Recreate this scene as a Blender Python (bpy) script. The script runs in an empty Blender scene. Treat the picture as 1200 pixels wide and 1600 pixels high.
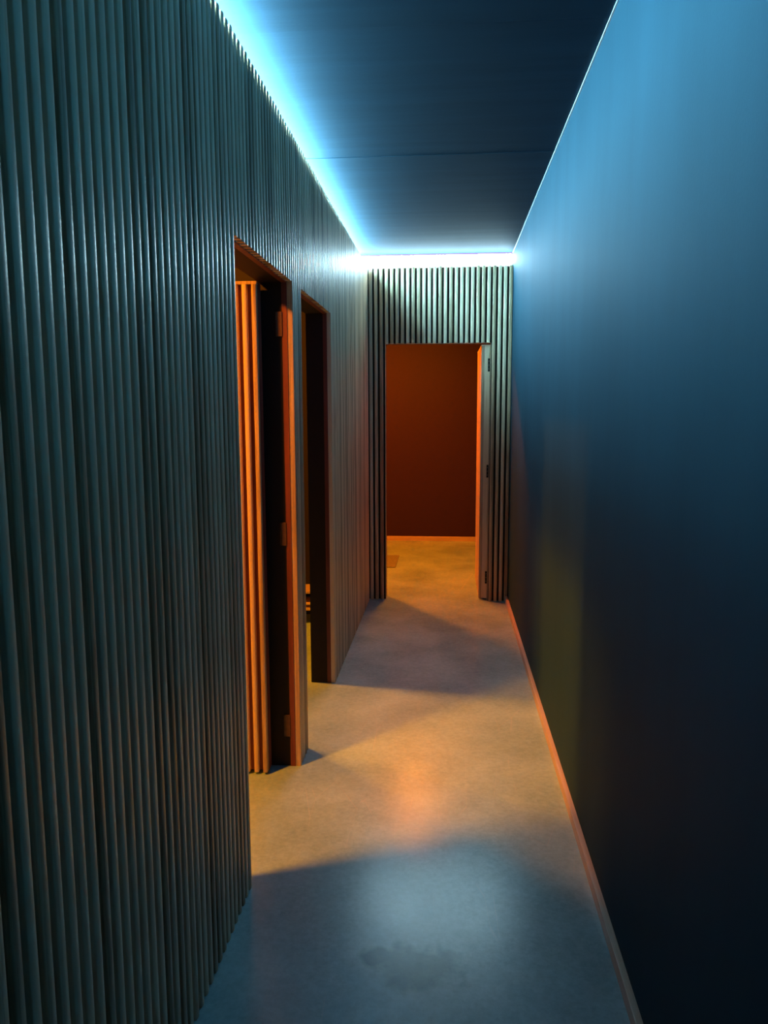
import bpy, bmesh, math, random
from mathutils import Matrix, Vector

# ------------------------------------------------------------------ camera, world, exposure
scene = bpy.context.scene
C = scene.collection
FPX, PITCH, YAW, ROLL, EYE = 1204.4, 0.1327, 0.0823, -0.0033, 1.58
fw = Vector((-math.sin(YAW) * math.cos(PITCH), math.cos(YAW) * math.cos(PITCH), -math.sin(PITCH)))
r0 = fw.cross(Vector((0, 0, 1))).normalized()
u0 = r0.cross(fw)
rr = r0 * math.cos(ROLL) + u0 * math.sin(ROLL)
uu = -r0 * math.sin(ROLL) + u0 * math.cos(ROLL)
cam_data = bpy.data.cameras.new('camera')
cam = bpy.data.objects.new('camera', cam_data)
C.objects.link(cam)
m = Matrix((rr, uu, -fw)).transposed().to_4x4()
m.translation = (0, 0, EYE)
cam.matrix_world = m
cam_data.sensor_fit = 'VERTICAL'
cam_data.sensor_height = 32.0
cam_data.lens = FPX * 32.0 / 1600.0
cam_data.clip_start = 0.02
scene.camera = cam

world = bpy.data.worlds.new('world')
scene.world = world
world.use_nodes = True
world.node_tree.nodes['Background'].inputs[0].default_value = (0, 0, 0, 1)
world.node_tree.nodes['Background'].inputs[1].default_value = 0.0

vs = scene.view_settings
vs.view_transform = 'Standard'
vs.look = 'None'
vs.exposure = 0.0
vs.gamma = 1.0
vs.use_curve_mapping = False
scene.cycles.max_bounces = 10
scene.cycles.diffuse_bounces = 6
scene.cycles.glossy_bounces = 5
scene.cycles.sample_clamp_indirect = 6.0
scene.cycles.use_denoising = True

LED_COLOR, LED_POWER = (0.34, 0.81, 1.0), 155.0
LED_END, LED_END_POWER = (0.55, 0.87, 1.0), 70.0
AMBER, ORANGE = (1.0, 0.265, 0.008), (1.0, 0.150, 0.003)
random.seed(7)

# ------------------------------------------------------------------ measures of the place (metres)
XL, XR = -0.640, 0.503            # slat faces on the left, painted wall on the right
YB, YE = -1.20, 6.279             # wall behind the viewer, slat faces of the end wall
ZC, ZS, ZD = 2.800, 2.692, 2.100  # ceiling, tops of the slats, door heads
D1, D2 = (2.350, 3.223), (3.409, 4.283)   # the two openings in the left wall
E1, E2 = -0.506, 0.3385           # opening in the end wall
PITCH_S, SW, SD = 0.0426, 0.0258, 0.025   # slat spacing, width, depth
XBK = XL - SD                     # face of the backing behind the left slats
XWL = -0.782                      # room side of the left wall
YBK = YE + SD
YWE = 6.42
YF = 9.207                        # back wall of the far room
ZR, ZF = 3.16, 2.78               # ceilings of the side rooms and the far room

# ------------------------------------------------------------------ node helpers and materials
def new_mat(name):
    mt = bpy.data.materials.new(name)
    mt.use_nodes = True
    nt = mt.node_tree
    return mt, nt, nt.nodes['Principled BSDF']

def N(nt, kind, **inp):
    n = nt.nodes.new(kind)
    for k, v in inp.items():
        n.inputs[k.replace('_', ' ')].default_value = v
    return n

def ramp(nt, stops):
    n = nt.nodes.new('ShaderNodeValToRGB')
    e = n.color_ramp.elements
    while len(e) < len(stops):
        e.new(0.5)
    for el, (p, c) in zip(e, stops):
        el.position = p
        el.color = (*c, 1)
    return n

def wood(name, dark, mid, light, rough=0.36, axis=2, spread=0.45):
    mt, nt, b = new_mat(name)
    L = nt.links.new
    tc = nt.nodes.new('ShaderNodeTexCoord')
    oi = nt.nodes.new('ShaderNodeObjectInfo')
    off = nt.nodes.new('ShaderNodeVectorMath'); off.operation = 'SCALE'
    cmb = nt.nodes.new('ShaderNodeCombineXYZ')
    for i in range(3):
        L(oi.outputs['Random'], cmb.inputs[i])
    L(cmb.outputs[0], off.inputs[0]); off.inputs['Scale'].default_value = 41.0
    add = nt.nodes.new('ShaderNodeVectorMath'); add.operation = 'ADD'
    L(tc.outputs['Object'], add.inputs[0]); L(off.outputs[0], add.inputs[1])
    mp = nt.nodes.new('ShaderNodeMapping')
    sc = [38.0, 38.0, 38.0]; sc[axis] = 1.3
    mp.inputs['Scale'].default_value = sc
    L(add.outputs[0], mp.inputs[0])
    n1 = N(nt, 'ShaderNodeTexNoise', Scale=1.0, Detail=4.0, Roughness=0.6, Distortion=1.2)
    L(mp.outputs[0], n1.inputs['Vector'])
    mp2 = nt.nodes.new('ShaderNodeMapping')
    sc2 = [260.0, 260.0, 260.0]; sc2[axis] = 7.0
    mp2.inputs['Scale'].default_value = sc2
    L(add.outputs[0], mp2.inputs[0])
    n2 = N(nt, 'ShaderNodeTexNoise', Scale=1.0, Detail=2.0)
    L(mp2.outputs[0], n2.inputs['Vector'])
    mx = nt.nodes.new('ShaderNodeMath'); mx.operation = 'MULTIPLY_ADD'
    L(n2.outputs[0], mx.inputs[0]); mx.inputs[1].default_value = 0.35
    L(n1.outputs[0], mx.inputs[2])
    sh = nt.nodes.new('ShaderNodeMath'); sh.operation = 'MULTIPLY_ADD'
    L(oi.outputs['Random'], sh.inputs[0]); sh.inputs[1].default_value = spread
    L(mx.outputs[0], sh.inputs[2])
    cr = ramp(nt, [(0.50, dark), (0.86, mid), (1.0, light)])
    L(sh.outputs[0], cr.inputs[0])
    L(cr.outputs[0], b.inputs['Base Color'])
    b.inputs['Roughness'].default_value = rough
    bp = N(nt, 'ShaderNodeBump', Strength=0.18, Distance=0.002)
    L(mx.outputs[0], bp.inputs['Height']); L(bp.outputs[0], b.inputs['Normal'])
    return mt

def paint(name, col, rough=0.5, var=0.25, bump=0.05, stretch=(3.0, 3.0, 0.8), spec=0.5):
    mt, nt, b = new_mat(name)
    L = nt.links.new
    tc = nt.nodes.new('ShaderNodeTexCoord')
    mp = nt.nodes.new('ShaderNodeMapping'); mp.inputs['Scale'].default_value = stretch
    L(tc.outputs['Object'], mp.inputs[0])
    n1 = N(nt, 'ShaderNodeTexNoise', Scale=1.0, Detail=5.0, Roughness=0.6)
    L(mp.outputs[0], n1.inputs['Vector'])
    lo = tuple(c * (1 - var) for c in col); hi = tuple(c * (1 + var) for c in col)
    cr = ramp(nt, [(0.3, lo), (0.7, hi)])
    L(n1.outputs[0], cr.inputs[0]); L(cr.outputs[0], b.inputs['Base Color'])
    n2 = N(nt, 'ShaderNodeTexNoise', Scale=120.0, Detail=2.0)
    L(tc.outputs['Object'], n2.inputs['Vector'])
    ad = nt.nodes.new('ShaderNodeMath'); ad.operation = 'MULTIPLY_ADD'
    L(n1.outputs[0], ad.inputs[0]); ad.inputs[1].default_value = 4.0
    L(n2.outputs[0], ad.inputs[2])
    bp = N(nt, 'ShaderNodeBump', Strength=bump, Distance=0.004)
    L(ad.outputs[0], bp.inputs['Height']); L(bp.outputs[0], b.inputs['Normal'])
    b.inputs['Roughness'].default_value = rough
    b.inputs['Specular IOR Level'].default_value = spec
    return mt

def plain(name, col, rough=0.5, metal=0.0):
    mt, nt, b = new_mat(name)
    L = nt.links.new
    tc = nt.nodes.new('ShaderNodeTexCoord')
    n1 = N(nt, 'ShaderNodeTexNoise', Scale=45.0, Detail=3.0)
    L(tc.outputs['Object'], n1.inputs['Vector'])
    cr = ramp(nt, [(0.3, tuple(c * 0.85 for c in col)), (0.7, tuple(min(1, c * 1.15) for c in col))])
    L(n1.outputs[0], cr.inputs[0]); L(cr.outputs[0], b.inputs['Base Color'])
    b.inputs['Roughness'].default_value = rough
    b.inputs['Metallic'].default_value = metal
    return mt

def emitter(name, col, strength):
    mt, nt, b = new_mat(name)
    b.inputs['Base Color'].default_value = (0.8, 0.8, 0.8, 1)
    b.inputs['Emission Color'].default_value = (*col, 1)
    b.inputs['Emission Strength'].default_value = strength
    return mt

def concrete():
    mt, nt, b = new_mat('polished_concrete')
    L = nt.links.new
    tc = nt.nodes.new('ShaderNodeTexCoord')
    big = N(nt, 'ShaderNodeTexNoise', Scale=2.4, Detail=4.0, Roughness=0.5, Distortion=0.3)
    L(tc.outputs['Object'], big.inputs['Vector'])
    fine = N(nt, 'ShaderNodeTexNoise', Scale=55.0, Detail=4.0, Roughness=0.65)
    L(tc.outputs['Object'], fine.inputs['Vector'])
    cr = ramp(nt, [(0.12, (0.18, 0.32, 0.355)), (0.50, (0.33, 0.53, 0.575)), (0.88, (0.49, 0.74, 0.78))])
    mx = nt.nodes.new('ShaderNodeMath'); mx.operation = 'MULTIPLY_ADD'
    L(fine.outputs[0], mx.inputs[0]); mx.inputs[1].default_value = 0.55
    sb = nt.nodes.new('ShaderNodeMath'); sb.operation = 'SUBTRACT'
    L(big.outputs[0], sb.inputs[0]); sb.inputs[1].default_value = 0.275
    L(sb.outputs[0], mx.inputs[2])
    L(mx.outputs[0], cr.inputs[0])
    # old damp stain: a blotch with its own ragged outline
    def stain(cx, cy, rx, ry):
        mp = nt.nodes.new('ShaderNodeMapping')
        mp.vector_type = 'POINT'
        mp.inputs['Location'].default_value = (-cx / rx, -cy / ry, 0)
        mp.inputs['Scale'].default_value = (1 / rx, 1 / ry, 0)
        L(tc.outputs['Object'], mp.inputs[0])
        ln = nt.nodes.new('ShaderNodeVectorMath'); ln.operation = 'LENGTH'
        L(mp.outputs[0], ln.inputs[0])
        ns = N(nt, 'ShaderNodeTexNoise', Scale=16.0, Detail=4.0)
        L(tc.outputs['Object'], ns.inputs['Vector'])
        ma = nt.nodes.new('ShaderNodeMath'); ma.operation = 'MULTIPLY_ADD'
        L(ns.outputs[0], ma.inputs[0]); ma.inputs[1].default_value = 1.3
        L(ln.outputs['Value'], ma.inputs[2])
        mr = N(nt, 'ShaderNodeMapRange')
        mr.inputs['From Min'].default_value = 1.35; mr.inputs['From Max'].default_value = 1.80
        mr.inputs['To Min'].default_value = 1.0; mr.inputs['To Max'].default_value = 0.0
        L(ma.outputs[0], mr.inputs['Value'])
        return mr
    s1, s2 = stain(-0.075 + 1.0, 2.01 - 4.0035, 0.135, 0.095), stain(-0.195 + 1.0, 2.045 - 4.0035, 0.05, 0.045)
    mxs = nt.nodes.new('ShaderNodeMath'); mxs.operation = 'MAXIMUM'
    L(s1.outputs[0], mxs.inputs[0]); L(s2.outputs[0], mxs.inputs[1])
    mc = nt.nodes.new('ShaderNodeMix'); mc.data_type = 'RGBA'; mc.blend_type = 'MULTIPLY'
    L(mxs.outputs[0], mc.inputs['Factor'])
    L(cr.outputs[0], mc.inputs['A']); mc.inputs['B'].default_value = (0.46, 0.50, 0.53, 1)
    # hair scratches
    mp = nt.nodes.new('ShaderNodeMapping'); mp.inputs['Scale'].default_value = (9.0, 1.1, 1)
    mp.inputs['Rotation'].default_value = (0, 0, 0.25)
    L(tc.outputs['Object'], mp.inputs[0])
    vo = N(nt, 'ShaderNodeTexVoronoi', Scale=0.8); vo.feature = 'DISTANCE_TO_EDGE'
    L(mp.outputs[0], vo.inputs['Vector'])
    sr = N(nt, 'ShaderNodeMapRange')
    sr.inputs['From Min'].default_value = 0.0; sr.inputs['From Max'].default_value = 0.006
    sr.inputs['To Min'].default_value = 0.22; sr.inputs['To Max'].default_value = 0.0
    L(vo.outputs[0], sr.inputs['Value'])
    gate = N(nt, 'ShaderNodeTexNoise', Scale=2.3)
    L(tc.outputs['Object'], gate.inputs['Vector'])
    gr = N(nt, 'ShaderNodeMapRange')
    gr.inputs['From Min'].default_value = 0.52; gr.inputs['From Max'].default_value = 0.6
    L(gate.outputs[0], gr.inputs['Value'])
    gm = nt.nodes.new('ShaderNodeMath'); gm.operation = 'MULTIPLY'
    L(sr.outputs[0], gm.inputs[0]); L(gr.outputs[0], gm.inputs[1])
    m2 = nt.nodes.new('ShaderNodeMix'); m2.data_type = 'RGBA'
    L(gm.outputs[0], m2.inputs['Factor']); L(mc.outputs['Result'], m2.inputs['A'])
    m2.inputs['B'].default_value = (0.7, 0.68, 0.64, 1)
    L(m2.outputs['Result'], b.inputs['Base Color'])
    rg = N(nt, 'ShaderNodeMapRange')
    rg.inputs['From Min'].default_value = 0.25; rg.inputs['From Max'].default_value = 0.75
    rg.inputs['To Min'].default_value = 0.205; rg.inputs['To Max'].default_value = 0.262
    L(mx.outputs[0], rg.inputs['Value']); L(rg.outputs[0], b.inputs['Roughness'])
    bp = N(nt, 'ShaderNodeBump', Strength=0.20, Distance=0.003)
    L(mx.outputs[0], bp.inputs['Height']); L(bp.outputs[0], b.inputs['Normal'])
    return mt

M = {
    'slat': wood('oak_slat', (0.24, 0.155, 0.085), (0.64, 0.46, 0.28), (0.82, 0.63, 0.42)),
    'slat_x': wood('oak_board', (0.24, 0.155, 0.085), (0.64, 0.46, 0.28), (0.82, 0.63, 0.42)),
    'edge': wood('dark_red_wood', (0.13, 0.032, 0.028), (0.23, 0.06, 0.045), (0.30, 0.085, 0.06), rough=0.5, spread=0.1),
    'base': wood('baseboard_wood', (0.46, 0.36, 0.26), (0.60, 0.48, 0.36), (0.68, 0.56, 0.43), rough=0.45, axis=1, spread=0.1),
    'base_far': wood('far_baseboard_wood', (0.46, 0.36, 0.26), (0.60, 0.48, 0.36), (0.68, 0.56, 0.43), rough=0.45, axis=0, spread=0.1),
    'back': plain('dark_backing', (0.018, 0.015, 0.013), 0.85),
    'blue': paint('blue_paint', (0.023, 0.069, 0.106), rough=0.66, var=0.10, bump=0.05, spec=0.04),
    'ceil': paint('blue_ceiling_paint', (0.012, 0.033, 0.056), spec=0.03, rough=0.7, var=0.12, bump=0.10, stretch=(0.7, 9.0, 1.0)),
    'cove': paint('white_cove_paint', (0.70, 0.72, 0.72), rough=0.7, var=0.03, bump=0.02),
    'maroon': paint('maroon_paint', (0.027, 0.0035, 0.05), rough=0.6, var=0.06, bump=0.02),
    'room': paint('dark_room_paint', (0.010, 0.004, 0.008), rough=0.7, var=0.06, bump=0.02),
    'trim': plain('white_bead', (0.62, 0.66, 0.68), 0.5),
    'floor': concrete(),
    'metal': plain('dark_metal', (0.045, 0.043, 0.042), 0.4, 0.8),
    'bronze': plain('bronze_hinge', (0.16, 0.085, 0.06), 0.55, 0.4),
    'steel': plain('brushed_steel', (0.42, 0.40, 0.37), 0.35, 0.9),
    'alu': plain('aluminium_channel', (0.5, 0.5, 0.5), 0.4, 0.7),
    'mat': plain('dark_floor_patch', (0.16, 0.19, 0.18), 0.9),  # dark tone of the flat patch on the far room floor
    'led': emitter('led_diffuser', LED_COLOR, LED_POWER),
    'led_end': emitter('led_diffuser_neutral', LED_END, LED_END_POWER),
    'lamp_a': emitter('amber_lens', AMBER, 30.0),
    'lamp_o': emitter('orange_lens', ORANGE, 30.0),
}

# ------------------------------------------------------------------ mesh helpers
def add_box(bm, x0, x1, y0, y1, z0, z1):
    v = [bm.verts.new((x, y, z)) for x in (x0, x1) for y in (y0, y1) for z in (z0, z1)]
    for q in ((0, 1, 3, 2), (4, 6, 7, 5), (0, 4, 5, 1), (2, 3, 7, 6), (0, 2, 6, 4), (1, 5, 7, 3)):
        bm.faces.new([v[i] for i in q])

def link(name, bm, mat, parent=None, loc=(0, 0, 0), bevel=0.0, smooth=False):
    bmesh.ops.recalc_face_normals(bm, faces=bm.faces[:])
    if bevel:
        bmesh.ops.bevel(bm, geom=bm.edges[:], offset=bevel, segments=2, affect='EDGES', profile=0.7)
    me = bpy.data.meshes.new(name)
    bm.to_mesh(me); bm.free()
    me.materials.append(M[mat])
    if smooth:
        for p in me.polygons: p.use_smooth = True
        me.set_sharp_from_angle(angle=math.radians(40))
    o = bpy.data.objects.new(name, me)
    C.objects.link(o)
    o.location = loc
    if parent: o.parent = parent
    return o

def boxes(name, lst, mat, parent=None, bevel=0.0):
    """one mesh out of world-space boxes, its origin at the foot of their middle"""
    x = [c for b in lst for c in b[0:2]]; y = [c for b in lst for c in b[2:4]]; z = [c for b in lst for c in b[4:6]]
    cx, cy, cz = (min(x) + max(x)) / 2, (min(y) + max(y)) / 2, min(z)
    bm = bmesh.new()
    for b in lst:
        add_box(bm, b[0] - cx, b[1] - cx, b[2] - cy, b[3] - cy, b[4] - cz, b[5] - cz)
    p = parent
    off = Vector((0, 0, 0))
    while p:
        off += p.location; p = p.parent
    return link(name, bm, mat, parent, Vector((cx, cy, cz)) - off, bevel)

def structure(o, label):
    o['kind'] = 'structure'; o['label'] = label
    return o

def tag(o, label, cat, group=None):
    o['label'] = label; o['category'] = cat
    if group: o['group'] = group
    return o

def empty(name, loc=(0, 0, 0)):
    o = bpy.data.objects.new(name, None)
    o.empty_display_size = 0.1
    C.objects.link(o); o.location = loc
    return o

slat_meshes = {}
def slat_mesh(h):
    """an upright slat, face towards +x, rounded front arrises, origin at the middle of its back foot"""
    k = round(h, 4)
    if k in slat_meshes: return slat_meshes[k]
    bm = bmesh.new()
    w, d, r = SW / 2, SD, 0.0022
    half = math.radians(17)                       # crowned face, eased arrises
    R = (w - r * (1 - math.sin(half))) / math.sin(half) - r
    cx = d - (R + r)
    prof = [(0, -w)]
    yc = (R) * math.sin(half); xc = cx + R * math.cos(half)
    for i in range(3):
        a = -math.pi / 2 + (math.pi / 2 - half) * i / 2
        prof.append((xc + r * math.cos(a), -yc + r * math.sin(a)))
    for i in range(1, 6):
        a = -half + 2 * half * i / 6
        prof.append((cx + (R + r) * math.cos(a), (R + r) * math.sin(a)))
    for i in range(3):
        a = half + (math.pi / 2 - half) * i / 2
        prof.append((xc + r * math.cos(a), yc + r * math.sin(a)))
    prof.append((0, w))
    lo = [bm.verts.new((x, y, 0)) for x, y in prof]
    hi = [bm.verts.new((x, y, h)) for x, y in prof]
    n = len(prof)
    for i in range(n):
        j = (i + 1) % n
        bm.faces.new((lo[i], lo[j], hi[j], hi[i]))
    bm.faces.new(hi); bm.faces.new(lo[::-1])
    bmesh.ops.recalc_face_normals(bm, faces=bm.faces[:])
    me = bpy.data.meshes.new('slat')
    bm.to_mesh(me); bm.free()
    me.materials.append(M['slat'])
    for p in me.polygons: p.use_smooth = True
    me.set_sharp_from_angle(angle=math.radians(50))
    slat_meshes[k] = me
    return me

def slat(loc, h, rotz, parent, narrow=1.0):
    o = bpy.data.objects.new('slat', slat_mesh(h))
    C.objects.link(o)
    p, off = parent, Vector((0, 0, 0))
    while p:
        off += p.location; p = p.parent
    o.parent = parent
    o.location = Vector(loc) - off
    o.rotation_euler = (0, 0, rotz)
    o.scale = (1, narrow, 1)
    return o

# ------------------------------------------------------------------ the setting
structure(boxes('floor', [(-4.2, 2.2, YB - 0.12, YF + 0.12, -0.10, 0.0)], 'floor'),
          'polished grey concrete floor running through the corridor and rooms')

# left wall: solid core with two openings, a light cove along its top, a dark backing and single slats
segs = [(YB, D1[0]), (D1[1], D2[0]), (D2[1], YE + 0.02)]
ZL = 2.686                               # ledge of the light cove
core = [(XWL, XBK - 0.018, a, b, 0.0, ZL) for a, b in segs]
core += [(XWL, XBK - 0.018, d[0], d[1], ZD, ZL) for d in (D1, D2)]
wall_left = structure(boxes('wall_left', core, 'room'), 'left corridor wall clad with upright oak slats, two doorways in it')
bk = [(XBK - 0.018, XBK, a, b, 0.0, ZS - 0.004) for a, b in segs]
bk += [(XBK - 0.018, XBK, d[0], d[1], ZD, ZS - 0.004) for d in (D1, D2)]
boxes('backing_panel', bk, 'back', wall_left)
structure(boxes('wall_cove_left', [(XWL, XWL + 0.006, YB, YWE, ZL + 0.001, ZR)], 'cove'), 'white back of the light cove above the left wall')

def in_door(c, d): return d[0] - 0.001 < c < d[1] + 0.001
# slats are set out from the jambs so that each opening ends on the edge of a slat
def spread(a, b, first_edge=True):
    n = max(1, round((b - a - SW) / PITCH_S))
    return [a + SW / 2 + (b - a - SW) * i / n for i in range(n + 1)]
ys = []
k = 0
while D1[0] - SW / 2 - k * PITCH_S > YB + 0.03:
    ys.append((D1[0] - SW / 2 - k * PITCH_S, 0.0)); k += 1
ys += [(y, 0.0) for y in spread(D1[1], D2[0])]
y = D2[1] + SW / 2
while y < YE - 0.014:
    ys.append((y, 0.0)); y += PITCH_S
for d in (D1, D2):
    gap = PITCH_S - SW
    ys += [(y, ZD) for y in spread(d[0] + gap, d[1] - gap)]
for y, z in sorted(ys):
    slat((XBK, y, z), ZS - z + random.uniform(-0.002, 0.002), 0.0, wall_left)

# end wall with its doorway
NE = 26
xe = [XL + 0.006 + SW / 2 + (XR - XL - 0.009 - SW) * i / NE for i in range(NE + 1)]
core = [(XWL, E1, YBK + 0.018, YWE, 0.0, ZL), (E2, XR + 0.10, YBK + 0.018, YWE, 0.0, ZL), (E1, E2, YBK + 0.018, YWE, ZD, ZL)]
wall_end = structure(boxes('wall_end', core, 'room'), 'end wall of the corridor clad with oak slats around a doorway')
bk = [(XBK, E1, YBK, YBK + 0.018, 0.0, ZS - 0.004), (E2, XR, YBK, YBK + 0.018, 0.0, ZS - 0.004), (E1, E2, YBK, YBK + 0.018, ZD, ZS - 0.004)]
boxes('backing_panel', bk, 'back', wall_end)
structure(boxes('wall_cove_end', [(XWL + 0.006, XR + 0.10, YWE - 0.010, YWE, ZL + 0.001, ZF + 0.05)], 'cove'), 'white back of the light cove above the end wall')
for x in xe:
    z = ZD if E1 < x < E2 else 0.0
    slat((x, YBK, z), ZS - z + random.uniform(-0.003, 0.003), -math.pi / 2, wall_end)

structure(boxes('wall_right', [(XR, XR + 0.12, YB, YWE, 0.0, ZC + 0.10)], 'blue'), 'plain right corridor wall in deep blue satin paint')
structure(boxes('wall_back', [(XWL, XR + 0.12, YB - 0.12, YB, 0.0, ZR)], 'blue'), 'blue wall closing the corridor behind the viewer')
bb = structure(boxes('baseboard_right', [(XR - 0.020, XR, YB, YE - 0.002, 0.0, 0.045)], 'base', bevel=0.003), 'low pale wooden baseboard along the blue wall')
structure(boxes('trim_1', [(XR - 0.005, XR, YB, YE + 0.05, ZC - 0.006, ZC)], 'trim'), 'thin white bead where the blue wall meets the ceiling')

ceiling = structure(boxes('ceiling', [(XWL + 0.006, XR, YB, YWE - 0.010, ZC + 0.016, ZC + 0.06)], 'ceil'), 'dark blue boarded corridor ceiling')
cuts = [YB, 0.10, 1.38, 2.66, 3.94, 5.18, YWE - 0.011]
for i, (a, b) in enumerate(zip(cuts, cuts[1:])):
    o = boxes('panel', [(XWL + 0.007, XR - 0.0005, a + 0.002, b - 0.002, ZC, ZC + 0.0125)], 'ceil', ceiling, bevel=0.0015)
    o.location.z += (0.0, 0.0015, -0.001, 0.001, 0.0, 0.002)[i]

# side rooms behind the left wall
PW = (3.290, 3.390)
RX = -4.10
structure(boxes('wall_partition', [(RX, XWL, PW[0], PW[1], 0.0, ZR)], 'room'), 'dark partition between the two side rooms')
structure(boxes('wall_rooms_left', [(RX - 0.1, RX, YB, YWE, 0.0, ZR)], 'room'), 'outer wall of the side rooms')
structure(boxes('wall_room_near', [(RX, XWL, YB - 0.12, YB, 0.0, ZR)], 'room'), 'near wall of the first side room')
structure(boxes('wall_room_far', [(RX, XWL, YWE - 0.10, YWE, 0.0, ZR)], 'room'), 'far wall of the second side room')
structure(boxes('wall_above_cove', [(XWL, XWL + 0.03, YB, YWE, ZR - 0.001, ZR + 0.05)], 'room'), 'wall top over the light cove')
structure(boxes('ceiling_rooms', [(RX - 0.1, XWL + 0.03, YB - 0.12, YWE, ZR, ZR + 0.06)], 'room'), 'dark ceiling of the side rooms')
# far room
FX = (-2.40, 1.70)
structure(boxes('wall_far', [(FX[0], FX[1], YF, YF + 0.12, 0.0, ZF)], 'maroon'), 'maroon painted back wall of the far room')
structure(boxes('wall_far_left', [(FX[0] - 0.1, FX[0], YWE, YF + 0.12, 0.0, ZF)], 'maroon'), 'left wall of the far room')
structure(boxes('wall_far_right', [(FX[1], FX[1] + 0.1, YWE, YF + 0.12, 0.0, ZF)], 'maroon'), 'right wall of the far room')
structure(boxes('wall_far_front', [(FX[0] - 0.1, XWL, YWE, YWE + 0.02, 0.0, ZF), (XR + 0.10, FX[1] + 0.1, YWE - 0.08, YWE, 0.0, ZF)], 'maroon'),
          'front wall of the far room beside the doorway')
structure(boxes('ceiling_far', [(FX[0] - 0.1, FX[1] + 0.1, YWE - 0.08, YF + 0.12, ZF, ZF + 0.06)], 'maroon'), 'ceiling of the far room')
structure(boxes('baseboard_far', [(FX[0], FX[1], YF - 0.016, YF, 0.0, 0.055)], 'base_far', bevel=0.003), 'pale wooden baseboard under the maroon wall')

# ------------------------------------------------------------------ doors
def hinge(parent, loc, rotz, mat, h=0.10, w=0.022):
    """leaf plates either side of a knuckle; plate faces -y before turning"""
    bm = bmesh.new()
    add_box(bm, -w, -0.002, -0.0015, 0.0015, 0, h)
    bmesh.ops.bevel(bm, geom=bm.edges[:], offset=0.0005, segments=1, affect='EDGES')
    for k in range(3):
        bmesh.ops.create_cone(bm, cap_ends=True, segments=12, radius1=0.004, radius2=0.004, depth=h / 3 - 0.002,
                              matrix=Matrix.Translation((0.002, -0.001, h * (k + 0.5) / 3)))
    o = link('hinge', bm, mat, parent)
    p, off = parent, Vector((0, 0, 0))
    while p:
        off += p.location; p = p.parent
    o.location = Vector(loc) - off
    o.rotation_euler = (0, 0, rotz)
    for k in range(3):
        s = bmesh.new()
        bmesh.ops.create_cone(s, cap_ends=True, segments=10, radius1=0.0028, radius2=0.0022, depth=0.0014,
                              matrix=Matrix.Translation((-w * 0.55, -0.002, h * (0.2 + 0.3 * k))) @ Matrix.Rotation(math.pi / 2, 4, 'X'))
        so = link('screw', s, 'steel', o)
    return o

def jambs_left(door, d):
    x0, x1 = XBK - 0.018, XBK
    t = 0.003
    boxes('jamb', [(x0 - 0.004, x1, d[0] - 0.001, d[0] + t, 0.0, ZD)], 'edge', door)
    boxes('jamb', [(x0 - 0.004, x1, d[1] - t, d[1] + 0.001, 0.0, ZD)], 'edge', door)
    boxes('head_jamb', [(x0 - 0.004, x1, d[0], d[1], ZD - t, ZD + 0.001)], 'edge', door)

# first doorway on the left: leaf swung a quarter turn into the room, its slatted face to the viewer
door_1 = structure(empty('door_1', (XWL, (D1[0] + D1[1]) / 2, 0)), 'slatted oak door standing open into the amber room, nearest doorway')
jambs_left(door_1, D1)
LX0, LX1, LY = -1.605, -0.768, 3.126
leaf = boxes('leaf', [(LX0, LX1, LY + SD, LY + SD + 0.045, 0.012, 2.090)], 'edge', door_1, bevel=0.002)
LP = 0.0392
x = LX1 - 0.0125
while x > LX0 + 0.014:
    slat((x, LY + SD, 0.012), 2.066, -math.pi / 2, leaf, 0.76); x -= LP
boxes('top_rail', [(LX0, LX1, LY, LY + SD, 2.078, 2.090)], 'slat_x', leaf, bevel=0.001)
for z in (0.140, 1.0, 1.88):
    hinge(door_1, (-0.708, D1[1] - 0.006, z), math.pi, 'bronze')

door_2 = structure(empty('door_2', (XWL, (D2[0] + D2[1]) / 2, 0)), 'second doorway on the left with a bare oak jamb')
jambs_left(door_2, D2)

# doorway in the end wall: leaf swung into the far room along the right side
door_3 = structure(empty('door_3', (E2, YWE, 0)), 'slatted oak door swung open into the orange far room')
for xa, xb in ((E1 - 0.001, E1 + 0.003), (E2 - 0.003, E2 + 0.001)):
    boxes('jamb', [(xa, xb, YBK, YBK + 0.022, 0.0, ZD)], 'slat', door_3)
boxes('head_jamb', [(E1, E2, YBK, YBK + 0.022, ZD - 0.003, ZD + 0.001)], 'slat_x', door_3)
EX, EY0, EY1 = 0.266, 6.336, 7.165
leaf3 = boxes('leaf', [(EX + SD, EX + SD + 0.043, EY0, EY1, 0.012, 2.090)], 'slat', door_3, bevel=0.002)
y = EY0 + 0.0125
while y < EY1 - 0.012:
    slat((EX + SD, y, 0.012), 2.066, math.pi, leaf3, 0.76); y += LP
boxes('top_rail', [(EX, EX + SD, EY0, EY1, 2.078, 2.090)], 'slat', leaf3, bevel=0.001)
for z in (0.137, 1.022, 1.876):
    hinge(leaf3, (EX + SD + 0.045, EY0 - 0.0018, z), 0.0, 'metal', h=0.104, w=0.018)

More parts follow.
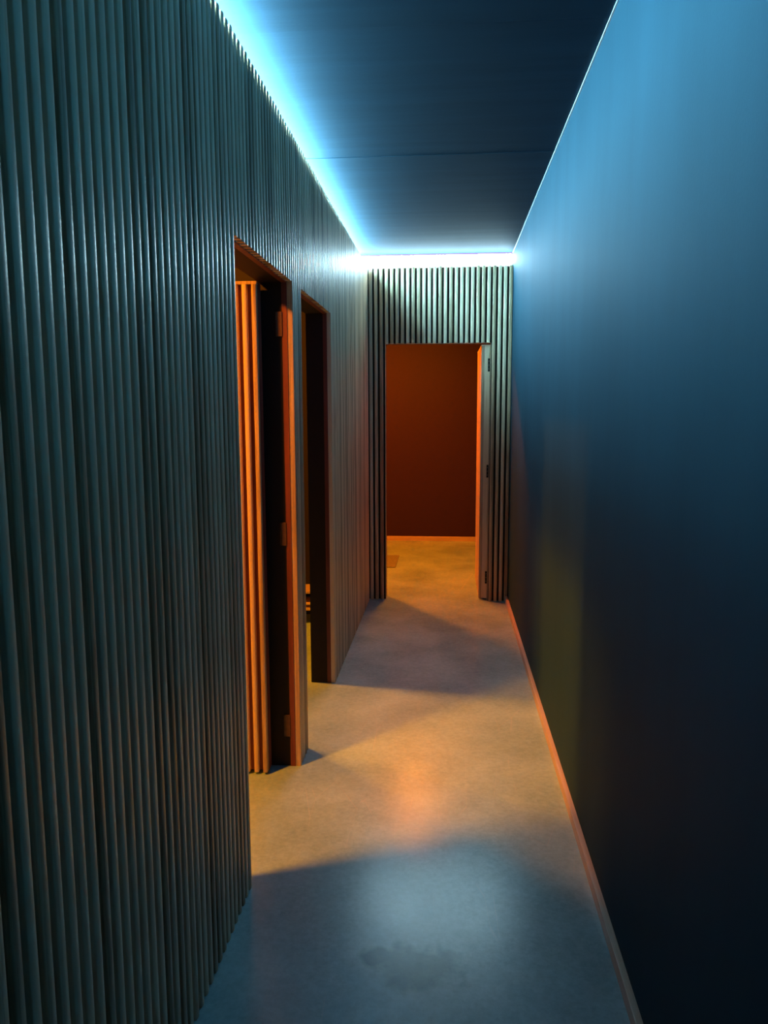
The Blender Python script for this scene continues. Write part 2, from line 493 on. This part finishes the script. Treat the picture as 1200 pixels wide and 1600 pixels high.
# ------------------------------------------------------------------ light strips in the cove
def strip(label, lo, hi, normal):
    """a slim profile screwed to the back of the cove, its diffuser facing the corridor"""
    (x0, y0), (x1, y1), z0, z1 = lo, hi, 2.716, 2.782
    t = tag(empty('led_strip', ((x0 + x1) / 2, (y0 + y1) / 2, ZL)), label, 'light strip', 'light strips in the ceiling cove')
    nx, ny = normal
    c = [x0, x1, y0, y1]
    boxes('channel', [(x0, x1, y0, y1, ZL, z1 + 0.003)], 'alu', t)
    if nx: boxes('diffuser', [(x1, x1 + 0.045, y0, y1, z0, z1)], 'led', t)
    else: boxes('diffuser', [(x0, x1, y0 - 0.045, y0, z0, z1)], 'led_end', t)
CX, CY = XL - 0.126, YE + 0.085
strip('white light strip glowing in the cove above the left slatted wall', (CX, 0.30), (CX + 0.010, CY - 0.02), (1, 0))
strip('white light strip glowing in the cove above the end doorway', (CX + 0.03, CY - 0.010), (XR - 0.004, CY), (0, -1))

# ------------------------------------------------------------------ downlights in the rooms
def downlight(label, loc, color, lens, watts, r=0.09):
    t = tag(empty('downlight', loc), label, 'lamp', 'downlights in the side rooms')
    bm = bmesh.new()
    prof = [(r, 0.0), (r, -0.022), (r + 0.006, -0.026), (r + 0.022, -0.012), (r + 0.022, 0.0)]
    n = 28
    rings = [[bm.verts.new((p[0] * math.cos(2 * math.pi * i / n), p[0] * math.sin(2 * math.pi * i / n), p[1])) for i in range(n)] for p in prof]
    for a, b in zip(rings, rings[1:] + rings[:1]):
        for i in range(n):
            bm.faces.new((a[i], a[(i + 1) % n], b[(i + 1) % n], b[i]))
    link('trim_ring', bm, 'metal', t, smooth=True)
    bm = bmesh.new()
    bmesh.ops.create_cone(bm, cap_ends=True, segments=n, radius1=r, radius2=r, depth=0.006, matrix=Matrix.Translation((0, 0, -0.012)))
    link('lens', bm, lens, t)
    ld = bpy.data.lights.new('downlight_bulb', 'AREA')
    ld.shape = 'DISK'; ld.size = 2 * r; ld.energy = watts; ld.color = color
    lo = bpy.data.objects.new('downlight_bulb', ld)
    C.objects.link(lo); lo.parent = t; lo.location = (0, 0, -0.028)

downlight('amber downlight over the open slatted door in the first room', (-1.90, 1.85, ZR), AMBER, 'lamp_a', 170, r=0.14)
downlight('amber downlight near the second doorway', (-1.85, 4.52, ZR), AMBER, 'lamp_a', 80, r=0.12)
downlight('amber downlight at the back of the second room', (-3.10, 4.62, ZR), AMBER, 'lamp_a', 110)
downlight('orange downlight left of the far doorway', (-1.20, 7.45, ZF), ORANGE, 'lamp_o', 115)
downlight('orange downlight in the middle of the far room', (-0.33, 7.50, ZF), (1.0, 0.23, 0.006), 'lamp_o', 52, r=0.16)

# ------------------------------------------------------------------ small things in the rooms
rk = tag(empty('low_rack', (-1.14, 5.62, 0)), 'low wooden rack with two shelves seen through the second doorway', 'rack')
for z, t in ((0.238, 0.016), (0.152, 0.014), (0.112, 0.020)):
    boxes('shelf', [(-1.32, -0.965, 5.50, 5.74, z - t / 2, z + t / 2)], 'slat_x', rk, bevel=0.002)
for xx in (-1.305, -0.985):
    for yy in (5.53, 5.72):
        boxes('leg', [(xx - 0.012, xx + 0.012, yy - 0.012, yy + 0.012, 0.0, 0.232)], 'slat', rk, bevel=0.002)
boxes('back_board', [(-1.30, -0.99, 5.70, 5.712, 0.02, 0.23)], 'back', rk)

tag(boxes('floor_patch', [(-0.95, -0.512, 7.58, 8.23, 0.0, 0.006)], 'mat', bevel=0.002),  # thin flat box, a dark rectangular patch on the far room floor
    'dark rectangular patch on the orange lit floor behind the far doorway', 'mat')
